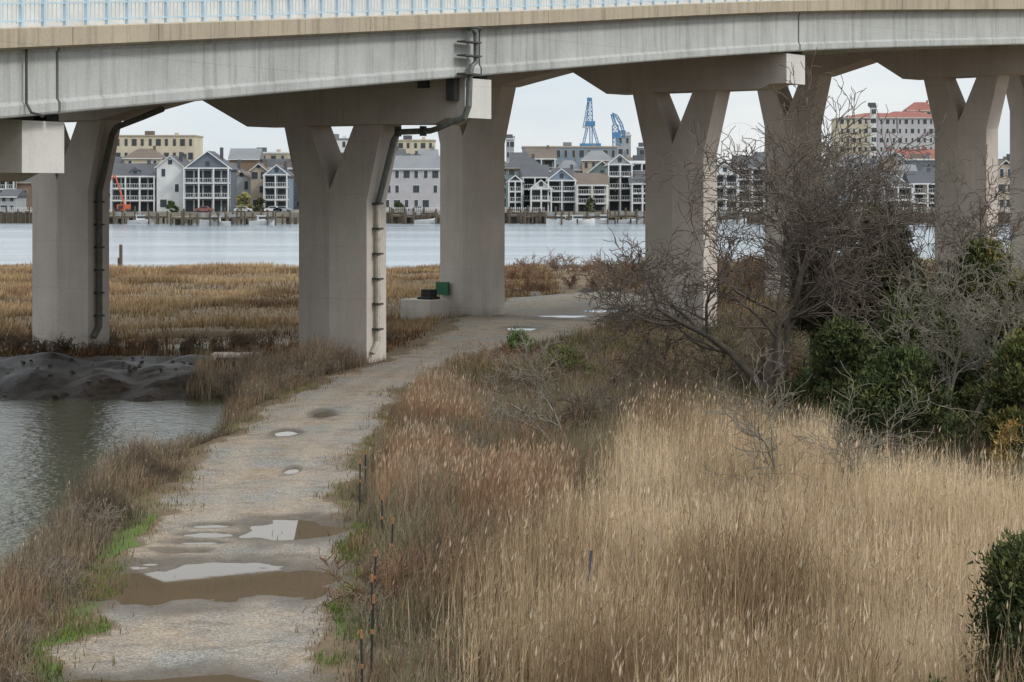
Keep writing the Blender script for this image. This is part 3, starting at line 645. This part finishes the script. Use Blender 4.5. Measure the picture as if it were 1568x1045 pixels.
bare_tree(gb(6.75,44.5),2.9,.06,[(-.05,0),(.2,0)],3,.35,'bark2',rmin=.007)
bare_tree(gb(1.9,60),2.5,.08,[(-1.0,0),(-.3,.3)],3,.1,'bark2',rmin=.009)
bare_tree(gb(3.0,63),1.9,.05,[(-.4,0),(.5,.2)],3,.2,'bark',rmin=.009)
def shrubset(name,mat,h,nvar,places,maxl=3,tilt=.7,rmin=.009):
    par=bpy.data.objects.new(name,None); COL.objects.link(par); vs=[]
    for v in range(nvar):
        segs=[]
        for _ in range(5): grow(segs,(random.uniform(-.2,.2),random.uniform(-.2,.2),-.1),(random.uniform(-tilt,tilt),random.uniform(-tilt,tilt),1),h*random.uniform(.5,.9),.022,1,maxl,.3,2,rmin)
        o=segmesh('branches',segs,M[mat],par,3); vs.append(o.data); o.location=gb(*places[v]); 
    for x,y in places[nvar:]:
        o=bpy.data.objects.new('branches',random.choice(vs)); COL.objects.link(o); o.parent=par; o.location=gb(x,y); o.rotation_euler=(0,0,random.uniform(0,6.28)); s=random.uniform(.55,1.25); o.scale=(s*1.15,s*1.15,s)
def place(n,x0,x1,y0,y1,cond=lambda x,y:True):
    out=[]
    while len(out)<n:
        x=random.uniform(x0,x1);y=random.uniform(y0,y1)
        if abs(x)<.265*y+2 and cond(x,y) and float(gfun(x,y))>-1.1: out.append((x,y))
    return out
ec=lambda x,y: (abs(x-rd(y)[0])-rd(y)[1])>1.3 and x>rd(y)[0]
shrubset('grey_thicket','twigg',1.3,4,place(95,1.5,20,52,96,ec))
shrubset('brown_thicket','twig',1.8,4,place(110,5,30,70,110,ec),rmin=.012)
shrubset('red_brush','twigr',1.0,4,place(100,-5,3,36,92,lambda x,y:ec(x,y)))
shrubset('weed_stems','twigg',.75,3,place(100,-4,2,27,60,lambda x,y:(abs(x-rd(y)[0])-rd(y)[1])>.7 and x>rd(y)[0]),rmin=.006)
shrubset('bank_weeds','twigg',.75,3,place(100,-14,-6.5,28,92,lambda x,y:(abs(x-rd(y)[0])-rd(y)[1])>.8 and x<rd(y)[0] and x>-12.6),rmin=.006)
shrubset('shore_thicket','twigr',1.4,4,place(90,0,30,150,212,lambda x,y:y<shore(x)-1),rmin=.016)
shrubset('mudbank_weeds','twig',.8,3,place(60,-30,-5.5,96,105,lambda x,y:(abs(x-rd(y)[0])-rd(y)[1])>1),rmin=.012)
def evergreen(base,h,w,cols,nc=260,nl=85,ls=.16,name='cedar_tree',low=.08):
    x0,y0,z0=base; segs=[]
    for i in range(8): segs.append((x0+random.gauss(0,.02),y0,z0+h*.9*i/8,x0,y0,z0+h*.9*(i+1)/8,.11*w**.5*(1-i/9),.11*w**.5*(1-(i+1)/9)))
    cs=[]; lobes=[(rng.uniform(0,6.28),rng.uniform(.1,.9),rng.uniform(-.4,.5)) for _ in range(9)]
    for k in range(nc):
        t=rng.uniform(low,1)**.9; prof=(1-t)**.5*min(1,.6+t*2.2)
        a=rng.uniform(0,6.28); lump=1.0
        for la,lt,ls_ in lobes: lump+=ls_*math.exp(-((math.cos(a-la)-1)/.5)**2-((t-lt)/.16)**2)
        rr=w*prof*math.sqrt(rng.uniform(.2,1))*lump
        cs.append((x0+rr*math.cos(a),y0+rr*math.sin(a),z0+h*t+rng.normal(0,.1)))
        if k%4==0: segs.append((x0,y0,z0+h*t*.8,cs[-1][0],cs[-1][1],cs[-1][2],.03,.012))
    cs=np.array(cs); rc=rng.uniform(.2,.5,nc)*min(1.2,.5+w*.3)
    ctr=np.repeat(cs,nl,0); n=len(ctr); u=rng.normal(0,1,(n,3)); u/=np.linalg.norm(u,axis=1,keepdims=True)
    p=ctr+u*(rng.uniform(.1,1,n)**.6*np.repeat(rc,nl))[:,None]*np.array([1.1,1.1,.8])
    d=u*.6+rng.normal(0,.5,(n,3))+np.array([0,0,.6]); d/=np.linalg.norm(d,axis=1,keepdims=True); s=np.cross(d,rng.normal(0,1,(n,3))); s/=np.linalg.norm(s,axis=1,keepdims=True)
    L=rng.uniform(.5,1.3,n)[:,None]*ls
    V=np.stack([p-s*L*.2,p+s*L*.2,p+d*L],1).reshape(-1,3)
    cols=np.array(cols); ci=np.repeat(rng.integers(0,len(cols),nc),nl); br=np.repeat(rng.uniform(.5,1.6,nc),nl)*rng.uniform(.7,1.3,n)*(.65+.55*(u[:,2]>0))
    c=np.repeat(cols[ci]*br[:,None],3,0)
    par=bpy.data.objects.new(name,None); COL.objects.link(par)
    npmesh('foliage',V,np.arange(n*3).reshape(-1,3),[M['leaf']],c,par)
    segmesh('trunk',segs,M['bark'],par,5)
G=[(.045,.065,.024),(.065,.08,.028),(.09,.098,.035),(.038,.05,.024)]
G2=[(.065,.075,.028),(.11,.105,.035),(.15,.12,.04)]
evergreen(gb(11.6,77),6.2,1.7,G,180,85,.18,low=.4)
evergreen(gb(14.4,77),7.2,2.5,G,330,90,.18,low=.15)
evergreen(gb(17.8,75),6.2,2.5,G+G2,300,85,.18)
evergreen(gb(13.4,66.5),4.6,2.4,G,310,85)
evergreen(gb(16.5,64),5.2,2.2,G+G2,290,85)
evergreen(gb(11.4,69),3.4,1.9,G,200,80)
evergreen(gb(14.9,58),3.7,1.7,G+G2,240,85)
evergreen(gb(12.0,61.5),3.1,1.9,G,230,85)
evergreen(gb(6.5,25.5),3.6,.85,G,230,120,.09)
evergreen(gb(5.2,24.3),2.2,.45,G,70,110,.08)
evergreen(gb(11.2,45),2.9,.55,[(.26,.15,.05),(.20,.15,.05),(.12,.12,.04)],50,60,.09,name='small_pine')
evergreen(gb(.4,98),.9,.9,[(.09,.15,.035)],40,70,.1,name='green_bush',low=.02)
evergreen(gb(2.2,84),1.4,1.6,[(.10,.13,.04),(.16,.15,.06)],70,60,.1,name='green_bush',low=.02)
evergreen(gb(-2.6,56),.9,.8,[(.10,.15,.04),(.16,.17,.06)],40,60,.08,name='green_bush',low=.02)
evergreen((X_(374,492),492,ZF),4.5,2.5,[(.30,.28,.12)],60,70,.5,name='yellow_bush',low=.02)
for px,hh_,cc in((262,2.5,(.06,.09,.03)),(398,3.5,(.08,.09,.04)),(610,2.2,(.08,.1,.04)),(905,3,(.08,.09,.04)),(1310,5,(.12,.11,.07))): evergreen((X_(px,491),491,ZF),hh_,1.6,[cc],35,50,.45,name='shore_bush',low=.02)
rust=simple('rust',(.30,.14,.06))
for x,y,hh in((-2.5,41,1.35),(-2.62,37.5,1.2),(-2.42,34.5,1.35),(-2.3,32.3,1.4),(-2.28,30.5,1.3),(-2.9,44.5,1.2),(-3.75,49,1.3),(-3.9,53,1.1)):
    z=float(gfun(x,y)); mb=MB()
    dx=random.uniform(-.12,.12); mb.tube([(x,y,z-.2),(x+dx*.5,y,z+hh*.9)],.02,0,6); mb.tube([(x+dx*.5,y,z+hh*.9),(x+dx*.55,y,z+hh)],.024,1,6)
    mb.tube([(x+dx*.3,y-.02,z+hh*.55),(x+dx*.3,y-.02,z+hh*.6)],.028,1,6)
    mb.build('fence_stake',[M['dark'],rust])
mb=MB(); x,y=1.2,32.5; mb.tube([(x-.08,y,-.6),(x-.02,y,1.1),(x+.1,y,2.05)],[.03,.025,.022],0,6); mb.build('metal_post',[simple('blue_grey_steel',(.07,.09,.12),.6)])
def rocks(name,places,mats):
    rk=MB()
    for x,y,s in places:
        z=float(gfun(x,y)); vs=[(x+s*random.uniform(.6,1.2)*sx,y+s*random.uniform(.6,1)*sy,z+s*(.5*sz)*random.uniform(.7,1.2)+.05) for sx,sy,sz in((-1,-1,-.6),(1,-1,-.6),(1,1,-.6),(-1,1,-.6),(-.6,-.6,1),(.6,-.6,1),(.6,.6,1),(-.6,.6,1))]
        rk.add(vs,[(0,1,2,3),(4,5,6,7),(0,1,5,4),(1,2,6,5),(2,3,7,6),(3,0,4,7)],random.choice((0,1,1)))
    rk.build(name,mats,None,.03)
pl=[]
for _ in range(170):
    x=random.uniform(-4,26); y=float(shore(np.array(x)))-random.uniform(0,5) if random.random()<.6 else random.uniform(146,160)
    if abs(x)<.27*y: pl.append((x,y,random.uniform(.2,.7)))
rd_=simple('rock_dark',(.12,.1,.09)); rocks('shore_rocks',pl,[simple('rock_grey',(.3,.28,.25)),rd_])
rocks('mudbank_clods',[(random.uniform(-24,-9.5),random.uniform(84,94.5),random.uniform(.04,.13)) for _ in range(110)],[rd_,simple('mud_clod',(.04,.03,.022))])
# ------------------------------------------------------------ light, world, camera
sv=Vector((.78,-.5,.75)).normalized()
L=bpy.data.lights.new('sun','SUN'); L.energy=1.5; L.angle=math.radians(11); L.color=(1,.95,.88)
lo=bpy.data.objects.new('sun',L); COL.objects.link(lo); lo.rotation_euler=sv.to_track_quat('Z','Y').to_euler()
w=bpy.data.worlds.new('World'); scene.world=w; w.use_nodes=True; nt=w.node_tree; bg=nt.nodes['Background']
sky=N(nt,'ShaderNodeTexSky',sky_type='NISHITA'); sky.sun_disc=False; sky.sun_elevation=math.asin(sv.z); sky.sun_rotation=math.atan2(sv.x,sv.y)
tc=N(nt,'ShaderNodeTexCoord'); mp=N(nt,'ShaderNodeMapping'); mp.inputs['Scale'].default_value=(1.2,1.2,5); nt.links.new(tc.outputs['Generated'],mp.inputs[0])
f=noise(nt,2.3,6,.55,mp.outputs[0])
cl=ramp(nt,f,.36,.6,(7.4,8.3,9.0,1),(9.5,9.7,9.7,1))
sp=N(nt,'ShaderNodeSeparateXYZ'); nt.links.new(tc.outputs['Generated'],sp.inputs[0])
k=math_(nt,'ADD',1.0,math_(nt,'MULTIPLY',math_(nt,'MAXIMUM',sp.outputs[2],0.0),.95))
cx=N(nt,'ShaderNodeVectorMath',operation='SCALE'); nt.links.new(cl,cx.inputs[0]); nt.links.new(k,cx.inputs['Scale'])
nt.links.new(mix(nt,.9,sky.outputs[0],cx.outputs[0]),bg.inputs[0]); bg.inputs[1].default_value=.094
cam=bpy.data.cameras.new('Camera'); cam.sensor_width=36; cam.lens=70; cam.shift_y=-(522.5-HZ)/1568; cam.clip_end=6000; cam.clip_start=.5
co=bpy.data.objects.new('Camera',cam); COL.objects.link(co); co.location=(0,0,H); co.rotation_euler=(math.radians(90),0,0); scene.camera=co
scene.view_settings.view_transform='Standard'; scene.view_settings.look='None'; scene.view_settings.exposure=0
print('objects',len(bpy.data.objects))
